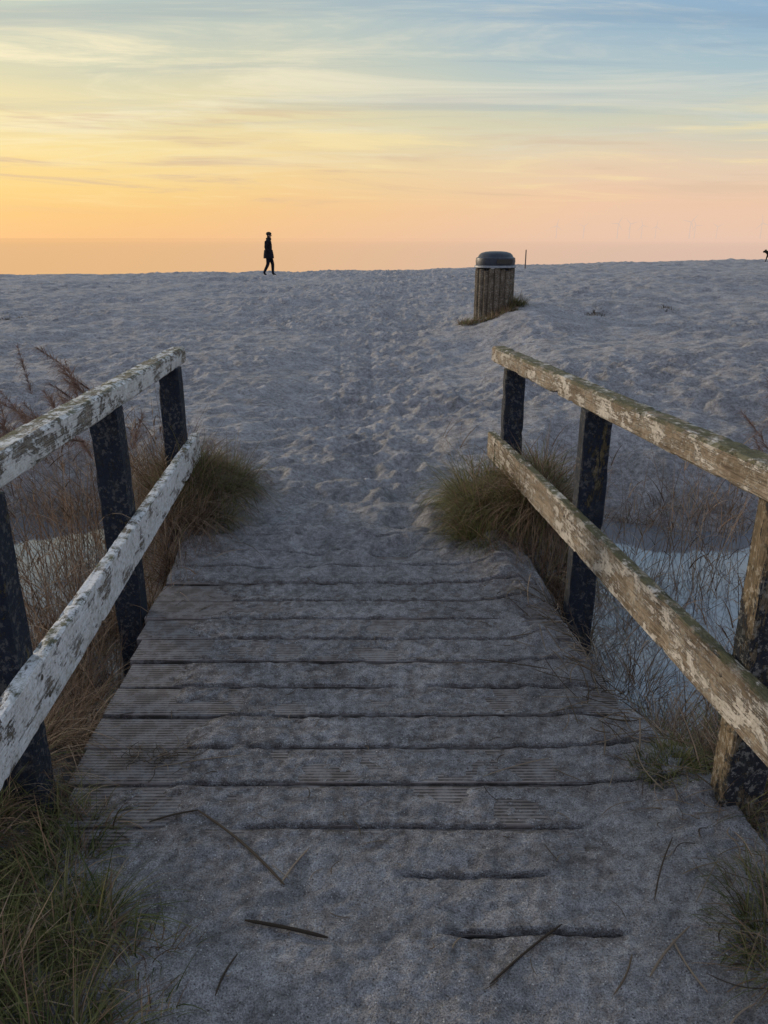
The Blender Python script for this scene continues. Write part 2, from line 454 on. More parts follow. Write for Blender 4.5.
def Lx(y): return -1.10-0.073*(y-3.0)
def Rx(y): return 0.90-0.102*(y-2.9)
def bolt(par, loc, nm):
    bpy.ops.mesh.primitive_uv_sphere_add(segments=12, ring_count=8, radius=0.009, location=loc)
    o = bpy.context.object; o.scale = (0.35, 1, 1); o.name = nm
    o.data.materials.append(M_bolt)
    parent(o, par)

for side_, xf, pys in (('L', Lx, (0.62, 1.79, 3.03, 4.27)), ('R', Rx, (0.58, 1.82, 3.12, 4.37))):
    rail = empty('wooden_railing', (xf(2.5), 2.5, 0))
    sg = 1 if side_ == 'L' else -1
    ztop = (lambda y: 1.035-0.030*(y-1.9)) if side_ == 'L' else (lambda y: 1.01-0.029*(y-1.93))
    zlow = (lambda y: 0.50-0.017*(y-1.6)) if side_ == 'L' else (lambda y: 0.49-0.014*(y-1.65))
    yend = 4.56 if side_ == 'L' else 4.76
    y0 = 0.35
    for k, py in enumerate(pys):
        mt = M_postw if (side_ == 'R' and k == 1) else M_post
        lean = 0.012*math.sin(k*2+sg)
        board(f'post_{k+1}', (xf(py), py, -0.95), (xf(py)+lean, py, ztop(py)-0.088), 0.115, 0.095, mt, rail, 20+k+sg*5, upv=(0, 1, 0), step=0.03)
    hh = 0.092; ww = 0.085
    board('cap_rail', (xf(y0)+sg*0.006, y0, ztop(y0)-hh/2), (xf(yend)+sg*0.006, yend, ztop(yend)-hh/2), ww, hh, M_railLt if side_ == 'L' else M_railR, rail, 31+sg, chip=0.008, bev=0.010)
    o = 0.055+0.0245
    ye = yend-(0.06 if side_ == 'L' else 0.2)
    board('lower_rail', (xf(y0)+sg*o, y0, zlow(y0)-0.08), (xf(ye)+sg*o, ye, zlow(ye)-0.08), 0.045, 0.155, M_railL if side_ == 'L' else M_railR, rail, 41+sg, chip=0.006, bev=0.005)
    for k, py in enumerate(pys):
        for dz in (-0.045, -0.115):
            bolt(rail, (xf(py)+sg*(o+0.0235), py+0.015*math.sin(k+dz*50), zlow(py)+dz), f'bolt_{k+1}_{"a" if dz>-0.1 else "b"}')

# ------------------------------------------------------------ water and sea
def water_mat(name, col, rough, bs, bd, sc):
    m, t, b = new_mat(name)
    tc = t.add('ShaderNodeTexCoord').outputs['Object']
    b.inputs['Base Color'].default_value = (*col, 1); b.inputs['Roughness'].default_value = rough
    b.inputs['IOR'].default_value = 1.33
    h = t.noise(t.mapping(tc, sc), 1.0, 3, 0.6)
    bump(t, b, h, bs, bd)
    return m, t, b
# still ditch water; pale base colour and raised IOR stand in for bright sky reflection
M_ditch, t, b = water_mat('ditch_water', (0.16, 0.175, 0.195), 0.05, 0.05, 0.008, (5, 5, 5))
b.inputs['IOR'].default_value = 2.6
def plane(name, x0, x1, y0, y1, z, mat):
    return mesh_np(name, [(x0, y0, z), (x1, y0, z), (x1, y1, z), (x0, y1, z)], [(0, 1, 2, 3)], mat, False)
plane('ditch_water', -60, 60, 1.5, 6.6, -0.37, M_ditch)
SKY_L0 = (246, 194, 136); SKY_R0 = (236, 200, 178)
M_sea, t, b = water_mat('sea_water_painted_haze', (0.05, 0.06, 0.07), 0.25, 0.5, 0.4, (0.35, 1.3, 1))
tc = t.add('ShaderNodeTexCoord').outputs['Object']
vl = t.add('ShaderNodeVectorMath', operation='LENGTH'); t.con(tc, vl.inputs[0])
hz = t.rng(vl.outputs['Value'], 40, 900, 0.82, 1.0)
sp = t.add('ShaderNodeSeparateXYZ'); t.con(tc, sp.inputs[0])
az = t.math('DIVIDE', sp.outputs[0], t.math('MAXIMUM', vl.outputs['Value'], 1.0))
em = t.add('ShaderNodeEmission'); t.con(t.mix(t.rng(az, -0.42, 0.42, 0, 1, True), lin(SKY_L0), lin(SKY_R0)), em.inputs[0])  # distance haze painted onto the sea as sky-coloured emission
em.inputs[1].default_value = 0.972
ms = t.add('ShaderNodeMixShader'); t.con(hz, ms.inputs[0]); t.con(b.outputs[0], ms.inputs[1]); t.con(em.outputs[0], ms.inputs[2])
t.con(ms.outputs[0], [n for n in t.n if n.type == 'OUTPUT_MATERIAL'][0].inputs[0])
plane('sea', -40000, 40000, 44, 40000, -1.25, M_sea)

# ------------------------------------------------------------ vegetation
def blades(bx, by, bz, az, hgt, lean, curl, wid, K=5, rnd=None):
    n = len(bx)
    s = np.linspace(0, 1, K+1)[None, :]
    ang = lean[:, None]+curl[:, None]*s
    dl_ = hgt[:, None]/K
    hx = np.cumsum(np.sin(ang)*dl_, 1)-np.sin(ang[:, :1])*dl_
    hz_ = np.cumsum(np.cos(ang)*dl_, 1)-np.cos(ang[:, :1])*dl_
    cx = bx[:, None]+hx*np.cos(az)[:, None]; cy = by[:, None]+hx*np.sin(az)[:, None]; cz = bz[:, None]+hz_
    w = wid[:, None]*(1-0.9*s**1.6)*0.5
    ta = az+rng.uniform(-1.2, 1.2, n)+math.pi/2
    ox = np.cos(ta)[:, None]*w; oy = np.sin(ta)[:, None]*w
    A = np.stack([cx-ox, cy-oy, cz], -1); B = np.stack([cx+ox, cy+oy, cz], -1)
    V = np.stack([A, B], 2).reshape(-1, 3)
    base = (np.arange(n)*(K+1)*2)[:, None]+np.arange(K)[None, :]*2
    q = np.stack([base, base+1, base+3, base+2], -1).reshape(-1, 4)
    r = rng.uniform(0, 1, n) if rnd is None else rnd
    RR = np.repeat(r, (K+1)*2); TT = np.tile(np.repeat(s[0], 2), n)
    return V, q, RR, TT

def make_veg(name, parts, mats):
    Vs = []; Qs = []; R_ = []; T_ = []; mi = []; o = 0
    for (V, q, r, tt), m in parts:
        Vs.append(V); Qs.append(q+o); R_.append(r); T_.append(tt); mi += [m]*len(q); o += len(V)
    ob = mesh_np(name, np.vstack(Vs), np.vstack(Qs), None, False)
    for m in mats: ob.data.materials.append(m)
    if len(ob.data.polygons) == len(mi): ob.data.polygons.foreach_set('material_index', mi)
    set_attr(ob, 'rnd', np.concatenate(R_)); set_attr(ob, 'tt', np.concatenate(T_))
    return ob

def tuft_parts(cx, cy, rx, ry, n, h0, h1, lean=0.5, curl=1.2, w=0.004, ngroups=14, bias=None, zoff=-0.02, dryfrac=0.35, zmin=-9, gr_=0.07):
    gx = cx+rx*rng.uniform(-1, 1, ngroups); gy = cy+ry*rng.uniform(-1, 1, ngroups)
    g = rng.integers(0, ngroups, n)
    gh = rng.uniform(0.6, 1.2, ngroups); gr = rng.uniform(-0.3, 0.3, ngroups)
    gaz = rng.uniform(0, 6.28, ngroups); gst = rng.uniform(0, 0.9, ngroups)
    gd = np.clip(dryfrac+rng.normal(0, 0.18, ngroups), 0, 1)
    r = rng.uniform(0, 1, n)**0.7*gr_
    a = rng.uniform(0, 2*math.pi, n)
    bx = gx[g]+r*np.cos(a); by = gy[g]+r*np.sin(a)
    bz = np.maximum(ground(bx, by), zmin)+zoff
    az = a+rng.normal(0, 0.5, n)
    vx = np.cos(az)+gst[g]*np.cos(gaz[g]); vy = np.sin(az)+gst[g]*np.sin(gaz[g])
    if bias is not None: vx = vx+bias[0]; vy = vy+bias[1]
    az = np.arctan2(vy, vx)
    h = rng.uniform(h0, h1, n)*gh[g]
    le = np.abs(rng.normal(lean*0.5, lean*0.4, n)); cu = np.abs(rng.normal(curl, curl*0.5, n))
    wd = rng.uniform(0.6, 1.3, n)*w
    isdry = rng.uniform(0, 1, n) < gd[g]
    out = []
    for sel, mi in ((~isdry, 0), (isdry, 1)):
        if sel.sum():
            rn = np.clip(rng.uniform(0, 1, sel.sum())+gr[g[sel]], 0, 1)
            out.append((blades(bx[sel], by[sel], bz[sel], az[sel], h[sel]*(1.15 if mi else 1), le[sel], cu[sel], wd[sel], rnd=rn), mi))
    return out

gm = [M_grass, M_dry]
make_veg('grass_tuft', tuft_parts(-0.88, 1.22, 0.27, 0.22, 7000, 0.10, 0.27, 0.8, 1.6, 0.004, 36, dryfrac=0.13, zmin=0.0)
         + tuft_parts(-0.96, 1.60, 0.15, 0.18, 2600, 0.08, 0.22, 0.8, 1.6, 0.0038, 18, dryfrac=0.4, zmin=0.0)
         + tuft_parts(-0.60, 1.20, 0.10, 0.16, 700, 0.05, 0.15, 0.8, 1.2, 0.0035, 14, dryfrac=0.5, zmin=0.02), gm)
make_veg('grass_tuft', tuft_parts(0.72, 4.12, 0.26, 0.42, 10000, 0.16, 0.40, 0.9, 1.9, 0.0042, 54, bias=(-0.3, -0.4), dryfrac=0.36)
         + tuft_parts(0.86, 3.55, 0.12, 0.3, 2500, 0.2, 0.42, 0.8, 1.7, 0.004, 16, bias=(0, -0.4), dryfrac=0.9), gm)
make_veg('grass_tuft', tuft_parts(-1.10, 4.35, 0.20, 0.42, 7500, 0.15, 0.36, 0.8, 1.8, 0.0042, 40, bias=(0.3, -0.2), dryfrac=0.42)
         + tuft_parts(-1.10, 3.6, 0.10, 0.35, 2500, 0.2, 0.42, 0.8, 1.7, 0.004, 18, bias=(0.3, 0), dryfrac=0.9), gm)
make_veg('grass_tuft', tuft_parts(0.94, 1.33, 0.10, 0.20, 2400, 0.06, 0.16, 0.8, 1.4, 0.0036, 18, dryfrac=0.35, zmin=0.04), gm)
make_veg('grass_tuft', tuft_parts(0.85, 1.97, 0.08, 0.05, 700, 0.04, 0.09, 0.8, 1.2, 0.0035, 9, dryfrac=0.1, zmin=0.045), gm)
make_veg('grass_tuft', tuft_parts(1.80, 13.55, 0.45, 0.2, 2600, 0.06, 0.20, 0.9, 1.3, 0.008, 30, dryfrac=0.5)
         + tuft_parts(2.3, 14.0, 0.18, 0.3, 1600, 0.12, 0.32, 0.8, 1.4, 0.008, 14, dryfrac=0.4), gm)
make_veg('dry_grass_bank', tuft_parts(-1.40, 3.5, 0.26, 1.1, 4200, 0.25, 0.60, 0.8, 1.6, 0.0036, 70, dryfrac=0.97, zoff=-0.02, zmin=-0.42)
         + tuft_parts(-1.18, 2.25, 0.12, 0.45, 2200, 0.15, 0.40, 0.8, 1.6, 0.0034, 34, dryfrac=0.9, zoff=-0.02, zmin=-0.25), gm)
make_veg('dry_grass_bank', tuft_parts(1.35, 3.2, 0.45, 1.0, 2800, 0.2, 0.50, 0.8, 1.5, 0.0036, 50, dryfrac=0.96, zmin=-0.42)
         + tuft_parts(1.12, 2.1, 0.16, 0.3, 2600, 0.15, 0.36, 0.8, 1.4, 0.0034, 30, dryfrac=0.8, zmin=-0.3)
         + tuft_parts(1.7, 5.0, 0.8, 0.25, 2500, 0.10, 0.30, 0.8, 1.4, 0.004, 50, dryfrac=0.97), gm)
make_veg('dry_grass_bank', tuft_parts(-2.3, 5.1, 0.9, 0.3, 3600, 0.12, 0.35, 0.8, 1.4, 0.004, 60, dryfrac=0.97), gm)

def reeds(name, n, xr0, xr1, yr0, yr1, h0, h1, plume_frac, bias, ncl=18, leanm=0.14, zb=-0.5, curlm=0.25, azs=0.9, pl=1.0):
    gx = rng.uniform(xr0, xr1, ncl); gy = rng.uniform(yr0, yr1, ncl); g = rng.integers(0, ncl, n)
    bx = gx[g]+rng.normal(0, 0.09, n); by = gy[g]+rng.normal(0, 0.09, n); bz = np.maximum(ground(bx, by), zb)-0.03
    az = rng.normal(bias, azs, n); h = rng.uniform(h0, h1, n)-bz
    P = []
    st = blades(bx, by, bz, az, h, np.abs(rng.normal(leanm, leanm*0.8, n)), rng.normal(curlm, 0.25, n), rng.uniform(0.003, 0.0058, n), K=7)
    P.append((st, 0))
    m = n*3
    pick = rng.integers(0, n, m); fr = rng.uniform(0.25, 0.9, m)
    V = st[0].reshape(n, 8, 2, 3).mean(2)
    li = fr*7; i0 = np.floor(li).astype(int); f = (li-i0)[:, None]
    pos = V[pick, i0]*(1-f)+V[pick, np.minimum(i0+1, 7)]*f
    P.append((blades(pos[:, 0], pos[:, 1], pos[:, 2], rng.uniform(0, 6.28, m), rng.uniform(0.1, 0.32, m), rng.uniform(0.3, 1.0, m), rng.uniform(0.4, 2.2, m), rng.uniform(0.003, 0.008, m)), 0))
    k = int(n*plume_frac)
    if k:
        per = 210
        a = np.repeat(np.arange(k), per); fr = rng.uniform(0, 1, k*per)
        li = 5.4+fr*1.6; i0 = np.minimum(np.floor(li).astype(int), 6); f = (li-i0)[:, None]
        pos = V[a, i0]*(1-f)+V[a, i0+1]*f
        P.append((blades(pos[:, 0], pos[:, 1], pos[:, 2], az[a]+rng.normal(0, 0.7, k*per), rng.uniform(0.04, 0.14, k*per)*(1.15-0.6*fr)*pl, rng.uniform(0.5, 1.3, k*per), rng.uniform(0.4, 1.6, k*per), rng.uniform(0.0022, 0.0045, k*per), K=3), 1))
    return make_veg(name, P, [M_dry, M_plume])
reeds('reed_bed', 420, -2.4, -1.22, 2.5, 4.9, 0.25, 0.72, 0.0, math.pi*0.7, 44, 0.25)
reeds('reed_bed', 120, -2.05, -1.42, 3.2, 4.8, 0.78, 1.15, 1.0, math.pi*1.0, 34, 0.26, curlm=0.9, azs=0.45, pl=1.2)
reeds('reed_bed', 330, 1.02, 2.6, 2.2, 4.9, 0.05, 0.55, 0.0, 0.4, 44, 0.3)
reeds('reed_bed', 16, 1.85, 2.4, 3.4, 4.2, 0.70, 0.95, 1.0, 0.2, 6, 0.2, curlm=0.6)
reeds('reed_bed', 6, 0.55, 0.9, 4.3, 5.0, 0.45, 0.75, 0.0, 2.6, 4, 0.3)

# straw litter on the deck and sand
def straws():
    S = []
    def add(x0, y0, x1, y1, w, lift=0.0, rise=0.0, b_=0.006): S.append((x0, y0, x1, y1, w, lift, rise, b_))
    add(-0.53, 1.78, -0.25, 1.505, 0.008, b_=0.012); add(-0.66, 1.745, -0.53, 1.78, 0.007); add(-0.26, 1.51, -0.20, 1.63, 0.005, b_=0.004)
    add(-0.33, 1.395, -0.13, 1.345, 0.011, 0.002, 0, 0.003); add(0.23, 1.225, 0.42, 1.385, 0.006, 0, 0, 0.004)
    add(0.58, 1.24, 0.71, 1.36, 0.005, 0, 0.01); add(0.69, 1.20, 0.66, 1.33, 0.005); add(-0.36, 1.20, -0.33, 1.30, 0.005)
    add(0.66, 1.45, 0.76, 1.62, 0.004, 0, 0.02); add(0.56, 1.30, 0.49, 1.20, 0.004)
    add(-0.72, 1.98, -0.45, 2.03, 0.004); add(0.30, 1.93, 0.52, 2.02, 0.004); add(0.36, 2.62, 0.62, 2.50, 0.005, 0, 0.02)
    for i in range(170):
        y = rng.uniform(1.95, 3.2); x = xr(y)-abs(rng.normal(0, 0.13))+0.06; a = rng.uniform(0, 6.28); l = rng.uniform(0.04, 0.22)
        add(x, y, x+l*math.cos(a), y+l*math.sin(a), rng.uniform(0.0025, 0.005), rng.uniform(0, 0.01), rng.uniform(0, 0.05), rng.uniform(-0.02, 0.02))
    for i in range(90):
        y = rng.uniform(1.2, 3.4); x = rng.uniform(xl(y), xr(y)); a = rng.uniform(0, 6.28); l = rng.uniform(0.012, 0.07)
        add(x, y, x+l*math.cos(a), y+l*math.sin(a), rng.uniform(0.0018, 0.0035), 0, 0.004, rng.uniform(-0.01, 0.01))
    for i in range(130):
        y = rng.uniform(1.1, 2.1); x = xr(y)+rng.uniform(-0.18, 0.25); a = rng.uniform(0, 6.28); l = rng.uniform(0.03, 0.14)
        add(x, y, x+l*math.cos(a), y+l*math.sin(a), rng.uniform(0.002, 0.004), 0, rng.uniform(0, 0.03), rng.uniform(-0.02, 0.02))
    for i in range(70):
        y = 2.03+rng.normal(0, 0.03); x = -0.72+rng.normal(0, 0.05); a = rng.uniform(0, 6.28); l = rng.uniform(0.02, 0.09)
        add(x, y, x+l*math.cos(a), y+l*math.sin(a), rng.uniform(0.001, 0.003), 0.005, rng.uniform(0, 0.03), rng.uniform(-0.03, 0.03))
    V = []; Q = []; Rn = []
    K = 8
    for (x0, y0, x1, y1, w, lift, rise, b_) in S:
        d = Vector((x1-x0, y1-y0, 0)); n = Vector((-d.y, d.x, 0)).normalized(); o = len(V); r = rng.uniform(0, 1)
        zs = [surf(x0+d.x*i/4, y0+d.y*i/4) for i in range(5)]
        za, zb = (zs[0]+zs[1])/2, (zs[3]+zs[4])/2
        up = max(0, max(z_-(za+(zb-za)*i/4) for i, z_ in enumerate(zs)))*0.7
        for i in range(K+1):
            s = i/K; c = Vector((x0, y0, 0))+d*s+n*(b_*math.sin(s*math.pi))
            c.z = za+(zb-za)*s+up+lift+rise*s+w*0.3
            ww = w*(0.5 if i in (0, K) else 1)*0.5
            for a in range(4):
                an = a*math.pi/2
                V.append(tuple(c+n*(ww*math.cos(an))+Vector((0, 0, ww*math.sin(an)))))
                Rn.append(r)
            if i < K:
                for a in range(4):
                    Q.append((o+i*4+a, o+i*4+(a+1) % 4, o+(i+1)*4+(a+1) % 4, o+(i+1)*4+a))
    ob = mesh_np('straw_litter', V, Q, M_straw)
    set_attr(ob, 'rnd', Rn); set_attr(ob, 'tt', np.zeros(len(Rn)))
straws()
M_weed = blade_mat('seaweed', [(0, (0.05, 0.04, 0.032)), (1, (0.13, 0.11, 0.09))], (0.12, 0.10, 0.085, 1))
def weed(x, y, rx, ry, n, g_): make_veg('seaweed_clump', [(p, 0) for p, _ in tuft_parts(x, y, rx, ry, n, 0.04, 0.11, 1.5, 1.0, 0.014, g_, gr_=0.12)], [M_weed])
weed(3.75, 14.3, 0.22, 0.25, 420, 8); weed(5.15, 14.6, 0.15, 0.2, 160, 5); weed(-7.9, 16.2, 0.5, 0.4, 800, 14)

# ------------------------------------------------------------ litter bin
def lathe(name, prof, n, mat, loc=(0, 0, 0), par=None):
    v = []; q = []
    for (r, z) in prof:
        for i in range(n):
            a = 2*math.pi*i/n; v.append((loc[0]+r*math.cos(a), loc[1]+r*math.sin(a), loc[2]+z))
    for j in range(len(prof)-1):
        for i in range(n):
            q.append((j*n+i, j*n+(i+1) % n, (j+1)*n+(i+1) % n, (j+1)*n+i))
    ob = mesh_np(name, v, q, mat)
    ob.data.set_sharp_from_angle(angle=math.radians(40))
    if par: parent(ob, par)
    return ob
bxp, byp = 1.93, 14.0
bz0 = 0.27
binE = empty('litter_bin', (bxp, byp, bz0))
M_lid = flat_mat('dark_lid_plastic', (0.035, 0.045, 0.06), 0.45, (0.02, 0.025, 0.035), 15)
M_rim = flat_mat('pale_rim', (0.26, 0.28, 0.30), 0.5)
M_slat = wood_mat('bin_slats', [(0.3, (0.04, 0.032, 0.024)), (0.5, (0.12, 0.095, 0.066)), (0.7, (0.26, 0.21, 0.15))], speck=0.5)
for i in range(20):
    a = 2*math.pi*i/20; r = 0.295
    hgt = 0.785+0.03*math.sin(i*4.7)
    bpy.ops.mesh.primitive_cylinder_add(vertices=14, radius=0.050+0.003*math.sin(i*2.3), depth=hgt+0.25, location=(bxp+r*math.cos(a), byp+r*math.sin(a), bz0+(hgt-0.25)/2))
    o = bpy.context.object; o.name = f'slat_{i+1}'; o.data.materials.append(M_slat)
    md = o.modifiers.new('b', 'BEVEL'); md.width = 0.01; md.segments = 2; md.limit_method = 'ANGLE'
    for p in o.data.polygons: p.use_smooth = True
    o.data.set_sharp_from_angle(angle=math.radians(40))
    parent(o, binE)
U_ = 0.045
lathe('inner_drum', [(0.0, 0.77), (0.28, 0.77), (0.28, 0.0), (0.0, 0.0)][::-1], 40, M_lid, (bxp, byp, bz0), binE)
lathe('collar', [(0.28, 0.755+U_), (0.352, 0.755+U_), (0.360, 0.76+U_), (0.360, 0.785+U_), (0.352, 0.795+U_), (0.28, 0.796+U_)], 48, M_rim, (bxp, byp, bz0), binE)
lathe('lid', [(0.31, 0.79+U_), (0.334, 0.80+U_), (0.342, 0.86+U_), (0.335, 0.915+U_), (0.31, 0.925+U_), (0.30, 0.935+U_), (0.285, 0.965+U_), (0.25, 0.995+U_), (0.18, 1.015+U_), (0.10, 1.023+U_), (0.0, 1.025+U_)], 48, M_lid, (bxp, byp, bz0), binE)
for i, a in enumerate((-math.pi/2+0.35, math.pi/2+0.35)):
    bpy.ops.mesh.primitive_cube_add(size=1, location=(bxp+0.335*math.cos(a), byp+0.335*math.sin(a), bz0+0.86+U_), rotation=(0, 0, a))
    o = bpy.context.object; o.scale = (0.03, 0.28, 0.07); o.name = f'flap_{i+1}'
    o.data.materials.append(M_beam); md = o.modifiers.new('b', 'BEVEL'); md.width = 0.008; md.segments = 2
    parent(o, binE)

# ------------------------------------------------------------ figures
def skin(name, verts, edges, radii, root=0, sub=2):
    me = bpy.data.meshes.new(name); me.from_pydata(verts, edges, [])
    ob = bpy.data.objects.new(name, me); scene.collection.objects.link(ob)
    md = ob.modifiers.new('Skin', 'SKIN'); md.use_smooth_shade = True
    ss = ob.modifiers.new('Sub', 'SUBSURF'); ss.levels = sub; ss.render_levels = sub
    for i, r in enumerate(radii):
        sv = me.skin_vertices[0].data[i]
        sv.radius = (r, r) if not isinstance(r, tuple) else r
        sv.use_root = (i == root)
    dg = bpy.context.evaluated_depsgraph_get()
    dg.update()
    nm = bpy.data.meshes.new_from_object(ob.evaluated_get(dg))
    bpy.data.objects.remove(ob)
    o2 = bpy.data.objects.new(name, nm); scene.collection.objects.link(o2)
    for p in nm.polygons: p.use_smooth = True
    return o2

M_coat = flat_mat('dark_coat', (0.018, 0.018, 0.024), 0.9, spec=0.1)
M_trou = flat_mat('dark_trousers', (0.014, 0.016, 0.024), 0.9, spec=0.1)
M_skin = flat_mat('skin', (0.42, 0.25, 0.18), 0.6, spec=0.3)
M_hair = flat_mat('dark_hair', (0.02, 0.015, 0.012), 0.8)
M_shoe = flat_mat('dark_shoe', (0.015, 0.014, 0.014), 0.6)
px, py = -4.84, 34.0
pz = float(ground(np.array([px]), np.array([py]))[0])-0.02
person = empty('walking_person', (px, py, pz))
V = [(0, 0, 0.93), (0.0, 0, 1.10), (0.01, 0, 1.28), (0.02, 0, 1.42), (0.03, 0, 1.50), (0.05, 0, 1.60), (0.055, 0, 1.68),
     (0.01, 0.10, 0.88), (0.14, 0.10, 0.50), (0.13, 0.10, 0.10), (0.27, 0.11, 0.045),
     (0.0, -0.10, 0.88), (-0.03, -0.10, 0.48), (-0.22, -0.10, 0.14), (-0.11, -0.11, 0.04),
     (0.01, 0.19, 1.40), (-0.07, 0.24, 1.15), (0.08, 0.21, 0.97),
     (0.01, -0.19, 1.40), (-0.09, -0.24, 1.14), (0.06, -0.21, 0.97)]
E = [(0, 1), (1, 2), (2, 3), (3, 4), (4, 5), (5, 6), (0, 7), (7, 8), (8, 9), (9, 10), (0, 11), (11, 12), (12, 13), (13, 14), (3, 15), (15, 16), (16, 17), (3, 18), (18, 19), (19, 20)]
Rr = [0.175, 0.17, 0.165, 0.13, 0.062, 0.10, 0.09, 0.115, 0.078, 0.055, 0.04, 0.115, 0.078, 0.055, 0.04, 0.085, 0.068, 0.055, 0.085, 0.068, 0.055]
body = skin('body', V, E, Rr)
for m in (M_coat, M_trou, M_skin, M_shoe, M_hair): body.data.materials.append(m)
for p in body.data.polygons:
    c = p.center
    if c.z < 0.10: p.material_index = 3
    elif c.z < 0.82: p.material_index = 1
    elif c.z > 1.50: p.material_index = 2 if (c.x > 0.085 and c.z < 1.66) else 4
    else: p.material_index = 0
body.location = (px, py, pz); parent(body, person)
sk = lathe('coat_skirt', [(0.18, 1.06), (0.20, 0.95), (0.22, 0.82), (0.225, 0.72), (0.21, 0.72), (0.18, 0.90)], 24, M_coat)
sk.scale = (0.98, 1.05, 1); sk.location = (px, py, pz); parent(sk, person)
cl = lathe('collar', [(0.11, 1.44), (0.115, 1.50), (0.10, 1.54), (0.08, 1.53)], 20, M_coat); cl.location = (px+0.03, py, pz); parent(cl, person)
def ball(nm, loc, sc, mat, par):
    bpy.ops.mesh.primitive_uv_sphere_add(segments=14, ring_count=10, radius=1, location=loc)
    o = bpy.context.object; o.scale = sc; o.name = nm; o.data.materials.append(mat)
    for p in o.data.polygons: p.use_smooth = True
    parent(o, par); return o
ball('nose', (px+0.150, py, pz+1.615), (0.022, 0.014, 0.02), M_skin, person)
ball('ear_1', (px+0.05, py+0.09, pz+1.62), (0.018, 0.01, 0.028), M_skin, person)
ball('ear_2', (px+0.05, py-0.09, pz+1.62), (0.018, 0.01, 0.028), M_skin, person)
for s_ in (-1, 1): ball(f'eye_{s_+2}', (px+0.132, py+0.033*s_, pz+1.635), (0.01, 0.012, 0.008), M_hair, person)
ball('woollen_cap', (px+0.045, py, pz+1.69), (0.118, 0.105, 0.08), M_hair, person)

dx, dy = 16.85, 35.2
dz = float(ground(np.array([dx]), np.array([dy]))[0])-0.03
dog = empty('dog', (dx, dy, dz))
DV = [(0.22, 0, 0.44), (0.05, 0, 0.43), (-0.16, 0, 0.42), (-0.28, 0, 0.47), (-0.38, 0, 0.52), (-0.49, 0, 0.48),
      (0.33, 0, 0.46), (0.44, 0, 0.42), (0.52, 0, 0.44),
      (-0.17, 0.08, 0.34), (-0.22, 0.08, 0.18), (-0.24, 0.08, 0.03), (-0.28, 0.08, 0.02),
      (-0.15, -0.08, 0.34), (-0.12, -0.08, 0.18), (-0.07, -0.08, 0.03), (-0.11, -0.08, 0.02),
      (0.20, 0.08, 0.34), (0.14, 0.08, 0.25), (0.24, 0.08, 0.15), (0.21, 0.08, 0.02), (0.17, 0.08, 0.02),
      (0.24, -0.08, 0.34), (0.22, -0.08, 0.25), (0.34, -0.08, 0.15), (0.33, -0.08, 0.02), (0.29, -0.08, 0.02)]
DE = [(0, 1), (1, 2), (2, 3), (3, 4), (4, 5), (0, 6), (6, 7), (7, 8), (2, 9), (9, 10), (10, 11), (11, 12), (2, 13), (13, 14), (14, 15), (15, 16), (0, 17), (17, 18), (18, 19), (19, 20), (20, 21), (0, 22), (22, 23), (23, 24), (24, 25), (25, 26)]
DR = [0.095, 0.095, 0.125, 0.075, 0.075, 0.035, 0.03, 0.022, 0.015, 0.06, 0.035, 0.024, 0.022, 0.06, 0.035, 0.024, 0.022, 0.07, 0.05, 0.028, 0.022, 0.02, 0.07, 0.05, 0.028, 0.022, 0.02]
DV = [(a*0.85, b_*0.85, c*0.85) for a, b_, c in DV]; DR = [r*0.85 for r in DR]
db = skin('dog_body', DV, DE, DR)
M_fur = flat_mat('dark_fur', (0.03, 0.022, 0.016), 0.9, spec=0.15)
db.data.materials.append(M_fur); db.location = (dx, dy, dz); parent(db, dog)
for s_ in (-1, 1): ball(f'ear_{s_+2}', (dx-0.30, dy+0.047*s_, dz+0.48), (0.022, 0.016, 0.038), M_fur, dog)

mx, my = 6.3, 36.0; mz = float(ground(np.array([mx]), np.array([my]))[0])
M_pole = flat_mat('grey_pole', (0.16, 0.13, 0.11), 0.9)
lathe('beach_marker_post', [(0.0, -0.2), (0.028, -0.2), (0.025, 0.75), (0.02, 0.79), (0.0, 0.80)], 12, M_pole, (mx, my, mz))

